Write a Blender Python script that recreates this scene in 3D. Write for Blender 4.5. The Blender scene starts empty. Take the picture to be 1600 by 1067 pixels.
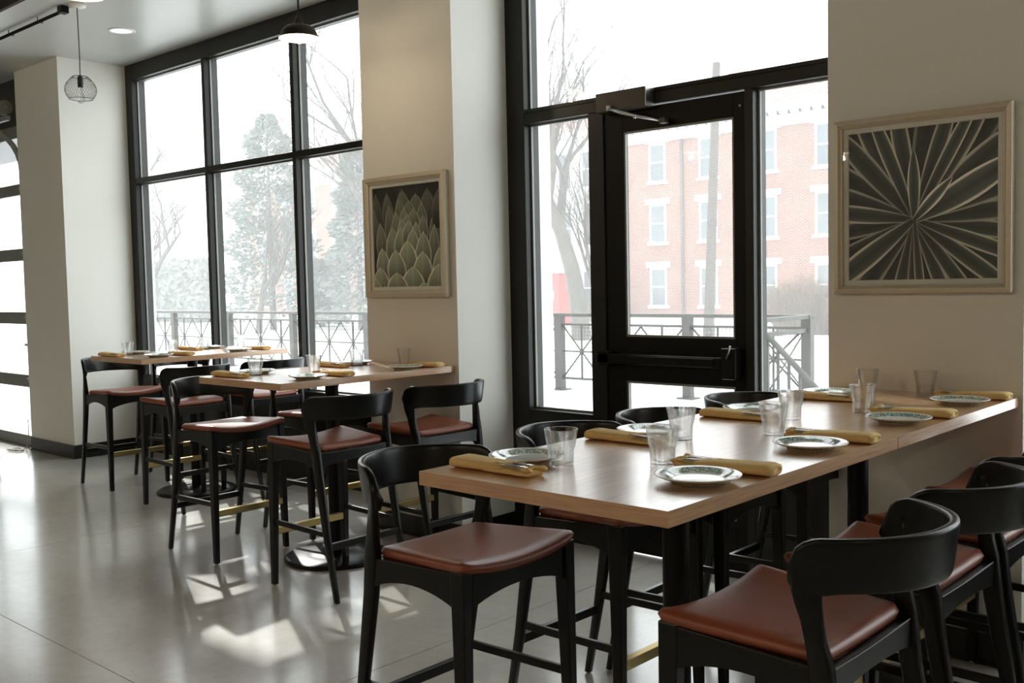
import bpy, bmesh, math, random
from mathutils import Vector, Matrix
SC = bpy.context.scene
COL = SC.collection
# ------------------------------------------------------------------ camera, sky, sun, exposure
F_PX, YAW, PITCH, ROLL, CAM_H = 1582.98, 0.7381, -0.0584, -0.0212, 1.5516
def _cam():
    cy, sy = math.cos(YAW), math.sin(YAW)
    fwd = Vector((-sy*math.cos(PITCH), cy*math.cos(PITCH), math.sin(PITCH)))
    right = Vector((cy, sy, 0)); up = right.cross(fwd)
    r = math.cos(ROLL)*right + math.sin(ROLL)*up
    u = -math.sin(ROLL)*right + math.cos(ROLL)*up
    m = Matrix((( r.x, u.x, -fwd.x, 0), (r.y, u.y, -fwd.y, 0), (r.z, u.z, -fwd.z, CAM_H), (0, 0, 0, 1)))
    cd = bpy.data.cameras.new('camera'); cd.sensor_width = 36.0; cd.lens = F_PX/1600*36.0
    cd.clip_start = .05; cd.clip_end = 400
    o = bpy.data.objects.new('camera', cd); COL.objects.link(o); o.matrix_world = m
    SC.camera = o
_cam()
SKY_COL, SKY_STR = (.93, .98, 1.0), 2.3
w = bpy.data.worlds.new('overcast_sky'); SC.world = w; w.use_nodes = True
_bg = w.node_tree.nodes['Background']; _bg.inputs[0].default_value = (*SKY_COL, 1); _bg.inputs[1].default_value = SKY_STR
SUN_AZ, SUN_EL, SUN_STR = math.radians(-27), math.radians(32), 2.2       # direction the light travels, height above the horizon
sl = bpy.data.lights.new('sun', 'SUN'); sl.energy = SUN_STR; sl.angle = math.radians(1.3); sl.color = (1, .96, .9)
so = bpy.data.objects.new('sun', sl); COL.objects.link(so)
so.rotation_euler = Vector((math.cos(SUN_AZ)*math.cos(SUN_EL), math.sin(SUN_AZ)*math.cos(SUN_EL), -math.sin(SUN_EL))).to_track_quat('-Z', 'Y').to_euler()
so.location = (-20, 20, 20)
SC.view_settings.view_transform = 'Standard'; SC.view_settings.look = 'None'
SC.view_settings.exposure = 0.72; SC.view_settings.gamma = 1.0; SC.view_settings.use_curve_mapping = False
cy_ = SC.cycles
cy_.use_denoising = True; cy_.max_bounces = 10; cy_.diffuse_bounces = 6; cy_.glossy_bounces = 5
cy_.transmission_bounces = 8; cy_.transparent_max_bounces = 24; cy_.volume_bounces = 2
cy_.sample_clamp_indirect = 8
cy_.caustics_reflective = False
# ------------------------------------------------------------------ materials
M = {}
def nodes(name):
    m = bpy.data.materials.new(name); m.use_nodes = True
    nt = m.node_tree; b = nt.nodes['Principled BSDF']; M[name] = m
    return m, nt, b
def N(nt, t, **k):
    n = nt.nodes.new(t)
    for a, v in k.items(): setattr(n, a, v)
    return n
def ramp(nt, stops, fac):
    r = N(nt, 'ShaderNodeValToRGB'); e = r.color_ramp.elements
    while len(e) < len(stops): e.new(.5)
    for i, (p, c) in enumerate(stops): e[i].position = p; e[i].color = (*c, 1)
    nt.links.new(fac, r.inputs[0]); return r.outputs[0]
def noise(nt, scale, detail=4, vec=None, rough=.5, stretch=None, coord='Object'):
    n = N(nt, 'ShaderNodeTexNoise'); n.inputs['Scale'].default_value = scale; n.inputs['Detail'].default_value = detail
    n.inputs['Roughness'].default_value = rough
    tc = N(nt, 'ShaderNodeTexCoord'); out = tc.outputs[coord]
    if stretch:
        mp = N(nt, 'ShaderNodeMapping'); mp.inputs['Scale'].default_value = stretch; nt.links.new(out, mp.inputs[0]); out = mp.outputs[0]
    nt.links.new(out, n.inputs['Vector']); return n.outputs[0]
def bump(nt, b, h, strength=.1, dist=.01):
    bp = N(nt, 'ShaderNodeBump'); bp.inputs['Strength'].default_value = strength; bp.inputs['Distance'].default_value = dist
    nt.links.new(h, bp.inputs['Height']); nt.links.new(bp.outputs[0], b.inputs['Normal'])
def mat(name, c1, c2=None, rough=.5, metal=0, scale=8, stretch=None, bmp=0, bscale=None, spec=.5, coat=0, bdist=.002, detail=4):
    m, nt, b = nodes(name); b.inputs['Roughness'].default_value = rough; b.inputs['Metallic'].default_value = metal
    b.inputs['Specular IOR Level'].default_value = spec; b.inputs['Coat Weight'].default_value = coat
    c2 = c2 or tuple(x*.9 for x in c1)
    nz = noise(nt, scale, detail, stretch=stretch)
    nt.links.new(ramp(nt, [(.3, c1), (.7, c2)], nz), b.inputs['Base Color'])
    if bmp: bump(nt, b, noise(nt, bscale or scale*4, 3, stretch=stretch), bmp, bdist)
    return m
def mat_glass_pane(name, haze_veil=0.0, tint=(.97, .985, .98), power=5, f0=.06):
    m, nt, b = nodes(name); nt.nodes.remove(b); out = nt.nodes['Material Output']
    tr = N(nt, 'ShaderNodeBsdfTransparent'); tr.inputs[0].default_value = (*tint, 1)
    gl = N(nt, 'ShaderNodeBsdfGlossy'); gl.inputs['Roughness'].default_value = .01
    lw = N(nt, 'ShaderNodeLayerWeight'); lw.inputs[0].default_value = .5
    pw = N(nt, 'ShaderNodeMath', operation='POWER'); pw.inputs[1].default_value = power; nt.links.new(lw.outputs['Facing'], pw.inputs[0])
    ma = N(nt, 'ShaderNodeMath', operation='MULTIPLY_ADD'); ma.inputs[1].default_value = .93; ma.inputs[2].default_value = f0; nt.links.new(pw.outputs[0], ma.inputs[0])
    mx = N(nt, 'ShaderNodeMixShader'); nt.links.new(ma.outputs[0], mx.inputs[0])
    s = tr.outputs[0]
    if haze_veil:      # translucent share imitating outdoor haze and glare in the pane
        tl = N(nt, 'ShaderNodeBsdfTranslucent'); tl.inputs[0].default_value = (.96, .97, .97, 1)
        m2 = N(nt, 'ShaderNodeMixShader'); m2.inputs[0].default_value = haze_veil
        nt.links.new(s, m2.inputs[1]); nt.links.new(tl.outputs[0], m2.inputs[2]); s = m2.outputs[0]
    nt.links.new(s, mx.inputs[1]); nt.links.new(gl.outputs[0], mx.inputs[2]); nt.links.new(mx.outputs[0], out.inputs[0])
    return m
def mat_emit(name, col, s):
    m, nt, b = nodes(name); b.inputs['Base Color'].default_value = (*col, 1)
    b.inputs['Emission Color'].default_value = (*col, 1); b.inputs['Emission Strength'].default_value = s; return m
def mat_floor():
    m, nt, b = nodes('polished_concrete')
    n1 = noise(nt, 1.1, 8, rough=.65); n2 = noise(nt, 14, 6, rough=.7); n3 = noise(nt, 90, 3)
    c1 = ramp(nt, [(.2, (.50, .485, .445)), (.5, (.58, .565, .52)), (.8, (.65, .635, .595))], n1)
    b.inputs['Coat Weight'].default_value = .5; b.inputs['Coat Roughness'].default_value = .13
    c2 = ramp(nt, [(.25, (.85, .85, .84)), (.75, (1.04, 1.04, 1.03))], n2)
    mx = N(nt, 'ShaderNodeMix', data_type='RGBA', blend_type='MULTIPLY'); mx.inputs[0].default_value = .8
    nt.links.new(c1, mx.inputs[6]); nt.links.new(c2, mx.inputs[7])
    sp = ramp(nt, [(.24, (.55, .55, .55)), (.28, (1, 1, 1))], noise(nt, 55, 1))
    mx2 = N(nt, 'ShaderNodeMix', data_type='RGBA', blend_type='MULTIPLY'); mx2.inputs[0].default_value = .6
    nt.links.new(mx.outputs[2], mx2.inputs[6]); nt.links.new(sp, mx2.inputs[7])
    nt.links.new(mx2.outputs[2], b.inputs['Base Color'])
    rr = N(nt, 'ShaderNodeMapRange'); rr.inputs[3].default_value = .17; rr.inputs[4].default_value = .30
    nt.links.new(n1, rr.inputs[0]); nt.links.new(rr.outputs[0], b.inputs['Roughness'])
    b.inputs['Specular IOR Level'].default_value = .6
    bump(nt, b, n3, .04, .002)
def mat_wood(name, st):
    m, nt, b = nodes(name)
    g = noise(nt, 5, 8, stretch=st, rough=.6); g2 = noise(nt, 2.2, 3, stretch=tuple(.28*x for x in st))
    c1 = ramp(nt, [(.3, (.46, .245, .115)), (.55, (.64, .38, .20)), (.75, (.70, .44, .25))], g)
    c2 = ramp(nt, [(.35, (.86, .84, .82)), (.65, (1.04, 1.03, 1.02))], g2)
    mx = N(nt, 'ShaderNodeMix', data_type='RGBA', blend_type='MULTIPLY'); mx.inputs[0].default_value = 1
    nt.links.new(c1, mx.inputs[6]); nt.links.new(c2, mx.inputs[7]); nt.links.new(mx.outputs[2], b.inputs['Base Color'])
    b.inputs['Roughness'].default_value = .30; b.inputs['Specular IOR Level'].default_value = .5
    b.inputs['Coat Weight'].default_value = 1; b.inputs['Coat Roughness'].default_value = .20; b.inputs['Coat IOR'].default_value = 1.9
    bump(nt, b, g, .05, .001)
def mat_brick():
    m, nt, b = nodes('red_brick')
    tc = N(nt, 'ShaderNodeTexCoord'); mp = N(nt, 'ShaderNodeMapping'); mp.inputs['Rotation'].default_value = (math.pi/2, 0, 0)
    nt.links.new(tc.outputs['Object'], mp.inputs[0])
    br = N(nt, 'ShaderNodeTexBrick'); nt.links.new(mp.outputs[0], br.inputs[0])
    br.inputs['Scale'].default_value = 1; br.inputs['Brick Width'].default_value = .24; br.inputs['Row Height'].default_value = .085
    br.inputs['Mortar Size'].default_value = .012
    br.inputs[1].default_value = (.20, .060, .035, 1); br.inputs[2].default_value = (.25, .085, .052, 1); br.inputs[3].default_value = (.40, .31, .26, 1)
    n = noise(nt, .5, 4); c = ramp(nt, [(.3, (.85, .85, .85)), (.7, (1.1, 1.1, 1.1))], n)
    mx = N(nt, 'ShaderNodeMix', data_type='RGBA', blend_type='MULTIPLY'); mx.inputs[0].default_value = 1
    nt.links.new(br.outputs[0], mx.inputs[6]); nt.links.new(c, mx.inputs[7]); nt.links.new(mx.outputs[2], b.inputs['Base Color'])
    b.inputs['Roughness'].default_value = .9
def mat_block():
    m, nt, b = nodes('painted_block')
    tc = N(nt, 'ShaderNodeTexCoord'); mp = N(nt, 'ShaderNodeMapping'); mp.inputs['Rotation'].default_value = (math.pi/2, 0, 0)
    nt.links.new(tc.outputs['Object'], mp.inputs[0])
    br = N(nt, 'ShaderNodeTexBrick'); nt.links.new(mp.outputs[0], br.inputs[0])
    br.inputs['Scale'].default_value = 1; br.inputs['Brick Width'].default_value = .4; br.inputs['Row Height'].default_value = .2
    br.inputs['Mortar Size'].default_value = .01
    br.inputs[1].default_value = (.42, .41, .38, 1); br.inputs[2].default_value = (.46, .45, .42, 1); br.inputs[3].default_value = (.3, .29, .27, 1)
    nt.links.new(br.outputs[0], b.inputs['Base Color']); b.inputs['Roughness'].default_value = .7
def mat_plate():
    m, nt, b = nodes('glazed_plate')
    tc = N(nt, 'ShaderNodeTexCoord'); sx = N(nt, 'ShaderNodeVectorMath', operation='LENGTH')
    mp = N(nt, 'ShaderNodeMapping'); mp.inputs['Scale'].default_value = (1, 1, 0); nt.links.new(tc.outputs['Object'], mp.inputs[0])
    nt.links.new(mp.outputs[0], sx.inputs[0])
    band = N(nt, 'ShaderNodeValToRGB'); e = band.color_ramp.elements
    band.color_ramp.interpolation = 'CONSTANT'
    e[0].position = 0; e[0].color = (0, 0, 0, 1); e[1].position = .066; e[1].color = (1, 1, 1, 1)
    x = e.new(.0915); x.color = (0, 0, 0, 1)
    nt.links.new(sx.outputs['Value'], band.inputs[0])
    vo = N(nt, 'ShaderNodeTexVoronoi'); vo.inputs['Scale'].default_value = 190; nt.links.new(tc.outputs['Object'], vo.inputs[0])
    lf = ramp(nt, [(.50, (1, 1, 1)), (.72, (0, 0, 0))], vo.outputs['Distance'])
    mu = N(nt, 'ShaderNodeMath', operation='MULTIPLY'); nt.links.new(band.outputs[0], mu.inputs[0]); nt.links.new(lf, mu.inputs[1])
    col = ramp(nt, [(0, (.80, .81, .79)), (1, (.11, .24, .15))], mu.outputs[0])
    nt.links.new(col, b.inputs['Base Color']); b.inputs['Roughness'].default_value = .12; b.inputs['Coat Weight'].default_value = .4
def mat_vcol(name, rough=.6):
    m, nt, b = nodes(name); a = N(nt, 'ShaderNodeAttribute'); a.attribute_name = 'Col'
    nt.links.new(a.outputs['Color'], b.inputs['Base Color']); b.inputs['Roughness'].default_value = rough
def mat_drink_glass():
    m = mat_glass_pane('clear_glass', power=3.6, f0=.045, tint=(.985, .99, .985)); nt = m.node_tree
    out = nt.nodes['Material Output']; a = out.inputs[0].links[0].from_socket
    g = N(nt, 'ShaderNodeBsdfGlass'); g.inputs['IOR'].default_value = 1.45; g.inputs['Roughness'].default_value = 0
    mx = N(nt, 'ShaderNodeMixShader'); mx.inputs[0].default_value = .25; nt.links.new(a, mx.inputs[1]); nt.links.new(g.outputs[0], mx.inputs[2]); nt.links.new(mx.outputs[0], out.inputs[0])
mat_floor(); mat_wood('oak_laminate', (22, 1.2, 40)); mat_wood('oak_crossways', (1.2, 22, 40)); mat_brick(); mat_block(); mat_plate(); mat_vcol('art_print'); mat_drink_glass()
mat('wall_paint', (.79, .785, .73), (.77, .765, .71), rough=.6, scale=3, bmp=.02, bscale=200)
mat('wall_white', (.66, .615, .54), (.64, .60, .525), rough=.6, scale=3)
mat('ceiling_paint', (.52, .525, .49), (.50, .505, .47), rough=.33, scale=2, spec=.55)
mat('dark_ceiling', (.035, .034, .03), rough=.8)
mat('dark_bronze', (.011, .0112, .009), (.014, .014, .0115), rough=.36, scale=5, spec=.25)
mat('door_black', (.005, .005, .004), (.006, .006, .005), rough=.42, scale=5, spec=.15)
mat('closer_bronze', (.055, .045, .034), rough=.38, metal=.3)
mat('steel', (.55, .55, .52), rough=.28, metal=1)
mat('silver_cutlery', (.72, .71, .68), rough=.14, metal=1)
mat('galvanised', (.30, .31, .28), (.24, .25, .225), rough=.45, metal=.6)
mat('alu_frame', (.22, .225, .205), (.19, .195, .18), rough=.45, metal=.4)
mat('baseboard_black', (.012, .012, .011), rough=.4)
mat('black_wood', (.003, .0036, .0033), (.006, .0068, .0062), rough=.29, scale=6, stretch=(3, 3, 40), spec=.32, bmp=.08, bscale=10, bdist=.001)
mat('brass', (.62, .47, .20), (.56, .42, .18), rough=.3, metal=1, scale=12)
mat('tan_leather', (.29, .080, .036), (.24, .066, .030), rough=.38, scale=10, spec=.6, bmp=.10, bscale=260, bdist=.0008)
mat('black_metal', (.004, .004, .0038), rough=.38, spec=.22)
mat('nylon', (.6, .6, .58), rough=.4)
mat('mustard_linen', (.78, .57, .26), (.72, .51, .22), rough=.85, scale=30, bmp=.2, bscale=600, bdist=.0006, spec=.2)
mat('champagne_frame', (.66, .60, .47), (.58, .52, .40), rough=.42, metal=.45, scale=40, stretch=(1, 1, 6))
mat('mat_board', (.82, .79, .72), rough=.8)
mat_glass_pane('picture_glass')
mat_glass_pane('window_glass', haze_veil=.03)
mat('snow', (.80, .82, .84), (.74, .76, .78), rough=.7, scale=.6, bmp=.3, bscale=2, bdist=.05)
mat('rail_steel', (.115, .11, .10), (.09, .087, .078), rough=.6, metal=.2)
mat('white_stone', (.72, .72, .71), (.66, .66, .65), rough=.8, scale=1)
mat('roof_metal', (.50, .30, .26), (.45, .27, .235), rough=.6, scale=.8)
mat('sash_glass', (.10, .12, .13), (.16, .18, .19), rough=.1, scale=.4)
mat('bark', (.075, .066, .055), (.12, .107, .09), rough=.9, scale=3)
mat('conifer_hazed', (.17, .195, .165), (.24, .26, .235), rough=.9, scale=2)  # evergreen and hedge green, paled to stand in for distance haze
mat('dry_shrub', (.20, .14, .09), (.14, .10, .065), rough=.9, scale=2)
mat('pole_wood', (.12, .105, .09), rough=.9)
mat('red_paint', (.42, .07, .06), rough=.6)
mat('lamp_black', (.018, .014, .011), rough=.4)
mat('lamp_white', (.8, .78, .72), rough=.5)
mat_emit('lit_bulb', (1, .82, .56), 9)
mat_emit('downlight_lens', (.9, .92, .9), .35)
mat('white_plastic', (.75, .75, .73), rough=.4)
# ------------------------------------------------------------------ mesh helpers
class MB:
    def __init__(s): s.v = []; s.f = []; s.sm = []
    def add(s, vs, fs, smooth=False):
        o = len(s.v); s.v += [tuple(p) for p in vs]
        for f in fs: s.f.append(tuple(i+o for i in f)); s.sm.append(smooth)
        return s
    def box(s, a, b):
        x0, y0, z0 = a; x1, y1, z1 = b
        return s.add([(x0,y0,z0),(x1,y0,z0),(x1,y1,z0),(x0,y1,z0),(x0,y0,z1),(x1,y0,z1),(x1,y1,z1),(x0,y1,z1)],
              [(0,3,2,1),(4,5,6,7),(0,1,5,4),(1,2,6,5),(2,3,7,6),(3,0,4,7)])
    def hexa(s, bot, top):
        return s.add(list(bot)+list(top), [(0,3,2,1),(4,5,6,7),(0,1,5,4),(1,2,6,5),(2,3,7,6),(3,0,4,7)])
    def tube(s, pts, rad, n=8, smooth=True, cap=True, closed=False):
        P = [Vector(p) for p in pts]; R = rad if isinstance(rad, (list, tuple)) else [rad]*len(P)
        vs = []; prev = None
        for i, p in enumerate(P):
            if closed: t = (P[(i+1) % len(P)]-P[i-1])
            else: t = (P[min(i+1, len(P)-1)]-P[max(i-1, 0)])
            t.normalize()
            if prev is None:
                a = Vector((0,0,1)) if abs(t.z) < .9 else Vector((1,0,0)); u = t.cross(a).normalized()
            else:
                u = (prev - t*prev.dot(t)); u = u.normalized() if u.length > 1e-6 else t.orthogonal().normalized()
            prev = u; v = t.cross(u)
            for k in range(n):
                a = 2*math.pi*k/n; vs.append(p+(u*math.cos(a)+v*math.sin(a))*R[i])
        fs = []; m = len(P)
        for i in range(m if closed else m-1):
            for k in range(n):
                j = (i+1) % m; fs.append((i*n+k, i*n+(k+1) % n, j*n+(k+1) % n, j*n+k))
        s.add(vs, fs, smooth)
        if cap and not closed:
            s.add([vs[k] for k in range(n)], [tuple(reversed(range(n)))]); s.add([vs[(m-1)*n+k] for k in range(n)], [tuple(range(n))])
        return s
    def lathe(s, prof, n=32, c=(0,0,0), smooth=True):
        vs = []; fs = []
        for r, z in prof:
            for k in range(n):
                a = 2*math.pi*k/n; vs.append((c[0]+r*math.cos(a), c[1]+r*math.sin(a), c[2]+z))
        for i in range(len(prof)-1):
            for k in range(n): fs.append((i*n+k, i*n+(k+1) % n, (i+1)*n+(k+1) % n, (i+1)*n+k))
        return s.add(vs, fs, smooth)
    def loft(s, rings, smooth=True, cap=True):
        n = len(rings[0]); vs = [p for r in rings for p in r]; fs = []
        for i in range(len(rings)-1):
            for k in range(n): fs.append((i*n+k, i*n+(k+1) % n, (i+1)*n+(k+1) % n, (i+1)*n+k))
        if cap: fs += [tuple(reversed(range(n))), tuple((len(rings)-1)*n+k for k in range(n))]
        return s.add(vs, fs, smooth)
    def mesh(s, name, m=None):
        me = bpy.data.meshes.new(name); me.from_pydata(s.v, [], s.f)
        me.polygons.foreach_set('use_smooth', s.sm); me.update()
        bm = bmesh.new(); bm.from_mesh(me); bmesh.ops.remove_doubles(bm, verts=bm.verts, dist=1e-6)
        bmesh.ops.recalc_face_normals(bm, faces=bm.faces); bm.to_mesh(me); bm.free()
        if m: me.materials.append(M[m])
        return me
def tag(o, label=None, cat=None, group=None, kind=None):
    if label: o['label'] = label
    if cat: o['category'] = cat
    if group: o['group'] = group
    if kind: o['kind'] = kind
    return o
def link(name, me, parent=None, bevel=0, seg=2):
    o = bpy.data.objects.new(name, me); COL.objects.link(o); o.parent = parent
    if bevel:
        b = o.modifiers.new('bevel', 'BEVEL'); b.width = bevel; b.segments = seg; b.limit_method = 'ANGLE'; b.angle_limit = math.radians(35)
    return o
def obj(name, mb, m, parent=None, bevel=0, seg=2): return link(name, mb.mesh(name, m), parent, bevel, seg)
def box(name, a, b, m, parent=None, bevel=0): return obj(name, MB().box(a, b), m, parent, bevel)
def empty(name, loc=(0,0,0), rz=0):
    o = bpy.data.objects.new(name, None); COL.objects.link(o); o.location = loc; o.rotation_euler = (0,0,rz); o.empty_display_size = .1
    return o
def copy_tree(o, parent=None):
    c = o.copy(); COL.objects.link(c); c.parent = parent
    for ch in list(o.children): copy_tree(ch, c)
    return c
def struct(o): o['kind'] = 'structure'; return o
# ------------------------------------------------------------------ the room
YP, YW, YV, ZC = 4.1624, 4.8067, 4.6223, 3.6857          # pillar faces, first window, door window, soffit
XC1L, XC1, XC2L, XC2R, XC3L, XC3R = -10.1644-.08, -9.2999, -5.0272, -4.2114, -1.9326, -1.15
fl = struct(empty('floor'))
jx = [-15.73, -12.58, -9.43, -6.28, -3.13, .02, 3.17, 6.2]; jy = [-6.2, -4.42, -1.27, 1.88, 5.03]
for i in range(len(jx)-1):
    for j in range(len(jy)-1):
        g = .002
        box('slab', (jx[i]+g, jy[j]+g, -.12), (jx[i+1]-g, jy[j+1]-g, 0), 'polished_concrete', fl)
box('joint_filler', (jx[0], jy[0], -.12), (jx[-1], jy[-1], -.004), 'baseboard_black', fl)
struct(box('ceiling', (-15.7, 3.22, ZC), (6.2, 5.03, ZC+.9), 'ceiling_paint'))
struct(box('ceiling_fascia', (-15.7, 3.19, ZC-.004), (6.2, 3.22, 4.5), 'dark_ceiling'))
struct(box('ceiling_upper', (-15.7, -6.2, 4.5), (6.2, 3.22, 4.6), 'dark_ceiling'))
struct(box('wall_back', (-15.7, -6.4, 0), (6.2, -6.2, 4.6), 'painted_block'))
struct(box('wall_right', (6.2, -6.4, 0), (6.4, 5.03, 4.6), 'wall_paint'))
struct(box('wall_left', (-15.9, -6.4, 0), (-15.7, 5.03, 4.6), 'wall_paint'))
def pillar(name, x0, x1, y0, y1, z1, side):
    struct(obj(name, MB().box((x0, y0, 0), (x1, y1, z1)), 'wall_paint'))
    # black vinyl base around the pillar, with a small toe
    bb = struct(empty('baseboard_'+side))
    for a, b in (((x0-.008, y0-.008, 0), (x1+.008, y0, .125)), ((x1, y0, 0), (x1+.008, y1, .125)), ((x0-.008, y0, 0), (x0, y1, .125))):
        box('base_strip', a, b, 'baseboard_black', bb)
    for a, b in (((x0-.022, y0-.022, 0), (x1+.022, y0-.008, .012)), ((x1+.008, y0-.008, 0), (x1+.022, y1, .012))):
        box('base_toe', a, b, 'baseboard_black', bb)
pillar('wall_pillar_far', XC1L, XC1, YP, 5.03, ZC, 'far')
pillar('wall_pillar_middle', XC2L, XC2R, YP, 5.03, ZC, 'middle')
pillar('wall_pillar_near', XC3L, XC3R, YP, 5.03, ZC, 'near')
pillar('wall_pillar_end', 2.2, 6.2, YP, 5.03, ZC, 'end')
# sill walls below the glass
struct(box('wall_sill_far', (XC1, YW+.01, 0), (XC2L, 5.03, .60), 'dark_bronze'))
struct(box('wall_sill_near', (XC3R, YW+.01, 0), (2.2, 5.03, .60), 'dark_bronze'))
FD, FO = .075, .06          # frame depth inside and outside of the glass
def bar(root, name, x0, x1, z0, z1, Y, d=FD, o=FO, m='dark_bronze'):
    return box(name, (x0, Y, z0), (x1, Y+d+o, z1), m, root, .003)
def pane(root, x0, x1, z0, z1, Y, d=FD):
    return box('pane', (x0-.01, Y+d-.012, z0-.01), (x1+.01, Y+d+.012, z1+.01), 'window_glass', root) if False else \
        obj('pane', MB().add([(x0-.005, Y+d, z0-.005), (x1+.005, Y+d, z0-.005), (x1+.005, Y+d, z1+.005), (x0-.005, Y+d, z1+.005)], [(0,1,2,3)]), 'window_glass', root)
def stops(root, x0, x1, z0, z1, Y, d=FD):        # slim aluminium glazing beads around a pane
    t = .012
    for a, b in (((x0, z0), (x0+t, z1)), ((x1-t, z0), (x1, z1)), ((x0+t, z0), (x1-t, z0+t)), ((x0+t, z1-t), (x1-t, z1))):
        box('glazing_bead', (a[0], Y+d-.022, a[1]), (b[0], Y+d-.006, b[1]), 'alu_frame', root)
def window_bays(name, x0, x1, xs, Y, zs, ztr, zh, mw=.045, jl=.12, jr=.12):
    r = struct(empty(name, (0, 0, 0)))
    bar(r, 'jamb', x0, x0+jl, .60, ZC, Y); bar(r, 'jamb', x1-jr, x1, .60, ZC, Y)
    bar(r, 'header', x0+jl, x1-jr, zh, ZC, Y); bar(r, 'sill', x0+jl, x1-jr, .60, zs, Y)
    ed = [x0+jl]
    for x in xs: bar(r, 'mullion', x-mw/2, x+mw/2, zs, zh, Y); ed += [x-mw/2, x+mw/2]
    ed.append(x1-jr)
    for i in range(0, len(ed), 2):
        a, b = ed[i], ed[i+1]
        bar(r, 'transom', a, b, ztr[0], ztr[1], Y+.002)
        for z0, z1 in ((zs, ztr[0]), (ztr[1], zh)):
            pane(r, a, b, z0, z1, Y); stops(r, a, b, z0, z1, Y)
    return r
window_bays('window_1', XC1, XC2L, [-7.927, -6.645, -5.4], YW, .725, (2.562, 2.613), 3.54)
window_bays('window_3', XC3R, 2.2, [-.1, 1.1], YW, .725, (2.562, 2.613), 3.54)
# the door window: jambs, transom, two sidelites and the glazed door
w2 = struct(empty('window_2'))
Y = YV
bar(w2, 'jamb', XC2R, -4.071, 0, ZC, Y); bar(w2, 'jamb', -2.0, XC3L, 0, ZC, Y)
bar(w2, 'header', -4.071, -2.0, 3.54, ZC, Y)
bar(w2, 'transom', -4.071, -2.0, 2.498, 2.562, Y); box('transom_cap', (-4.071, Y-.004, 2.562), (-2.0, Y+.05, 2.582), 'dark_bronze', w2)
bar(w2, 'post', -3.585, -3.48, 0, 2.498, Y); bar(w2, 'post', -2.59, -2.543, 0, 2.498, Y)
bar(w2, 'kick_panel', -4.071, -3.585, 0, .775, Y); bar(w2, 'kick_panel', -2.543, -2.0, 0, .775, Y)
for a, b, c, d in ((-4.071, -3.585, .775, 2.498), (-2.543, -2.0, .775, 2.498), (-4.071, -2.0, 2.582, 3.54)):
    pane(w2, a, b, c, d, Y); stops(w2, a, b, c, d, Y)
dr = struct(empty('door_1'))
Yd = YV+.012
def dbar(name, x0, x1, z0, z1): return box(name, (x0, Yd, z0), (x1, Yd+.05, z1), 'door_black', dr, .003)
dbar('stile', -3.476, -3.352, .012, 2.49); dbar('stile', -2.66, -2.594, .012, 2.49)
dbar('top_rail', -3.352, -2.66, 2.37, 2.49); dbar('middle_rail', -3.352, -2.66, .985, 1.233); dbar('bottom_rail', -3.352, -2.66, .012, .28)
for z0, z1 in ((1.233, 2.37), (.28, .985)):
    pane(dr, -3.352, -2.66, z0, z1, Yd, .03); stops(dr, -3.352, -2.66, z0, z1, Yd, .03)
# exit device across the middle rail
pb = box('panic_bar', (-3.50, Yd-.075, 1.085), (-2.70, Yd-.03, 1.140), 'door_black', dr, .006)
box('push_pad', (-3.28, Yd-.085, 1.092), (-2.74, Yd-.075, 1.133), 'door_black', pb, .003)
box('latch_housing', (-2.70, Yd-.08, 1.03), (-2.615, Yd, 1.19), 'door_black', dr, .008)
box('bar_bracket', (-3.50, Yd-.075, 1.07), (-3.42, Yd, 1.155), 'door_black', dr, .006)
obj('latch_arm', MB().tube([(-2.66, Yd-.09, 1.14), (-2.64, Yd-.10, 1.17), (-2.63, Yd-.10, 1.205)], .004, 6), 'steel', dr)
obj('screw', MB().lathe([(.0, -.004), (.006, -.004), (.006, 0)], 10, (0,0,0)), 'steel', dr).matrix_local = Matrix.Translation((-2.62, Yd-.006, 2.42)) @ Matrix.Rotation(math.pi/2, 4, 'X')
# door closer on the transom
dc = tag(empty('door_closer', (-3.30, YV, 2.52)), 'dark bronze door closer box with steel arm above the glass door', 'door closer')
def loc(o, c): o.location = c; return o
obj('housing', MB().box((-.165, -.085, -.045), (.165, -.002, .062)), 'closer_bronze', dc, .006)
obj('end_cap', MB().box((.165, -.083, -.043), (.170, -.004, .060)), 'steel', dc, .002)
arm = obj('arm', MB().tube([(-.06, -.10, -.03), (.03, -.13, -.065), (.12, -.115, -.095), (.235, -.035, -.125)], [.009, .010, .008, .006], 8), 'steel', dc)
obj('pivot', MB().lathe([(0, -.014), (.016, -.014), (.016, .014), (0, .014)], 14, (-.06, -.10, -.03)), 'steel', arm)
obj('shoe', MB().box((.225, -.045, -.14), (.262, -.0, -.112)), 'closer_bronze', dc, .002)
obj('elbow', MB().lathe([(0, -.01), (.009, -.01), (.009, .01), (0, .01)], 10, (.12, -.115, -.098)), 'steel', arm)
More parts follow.
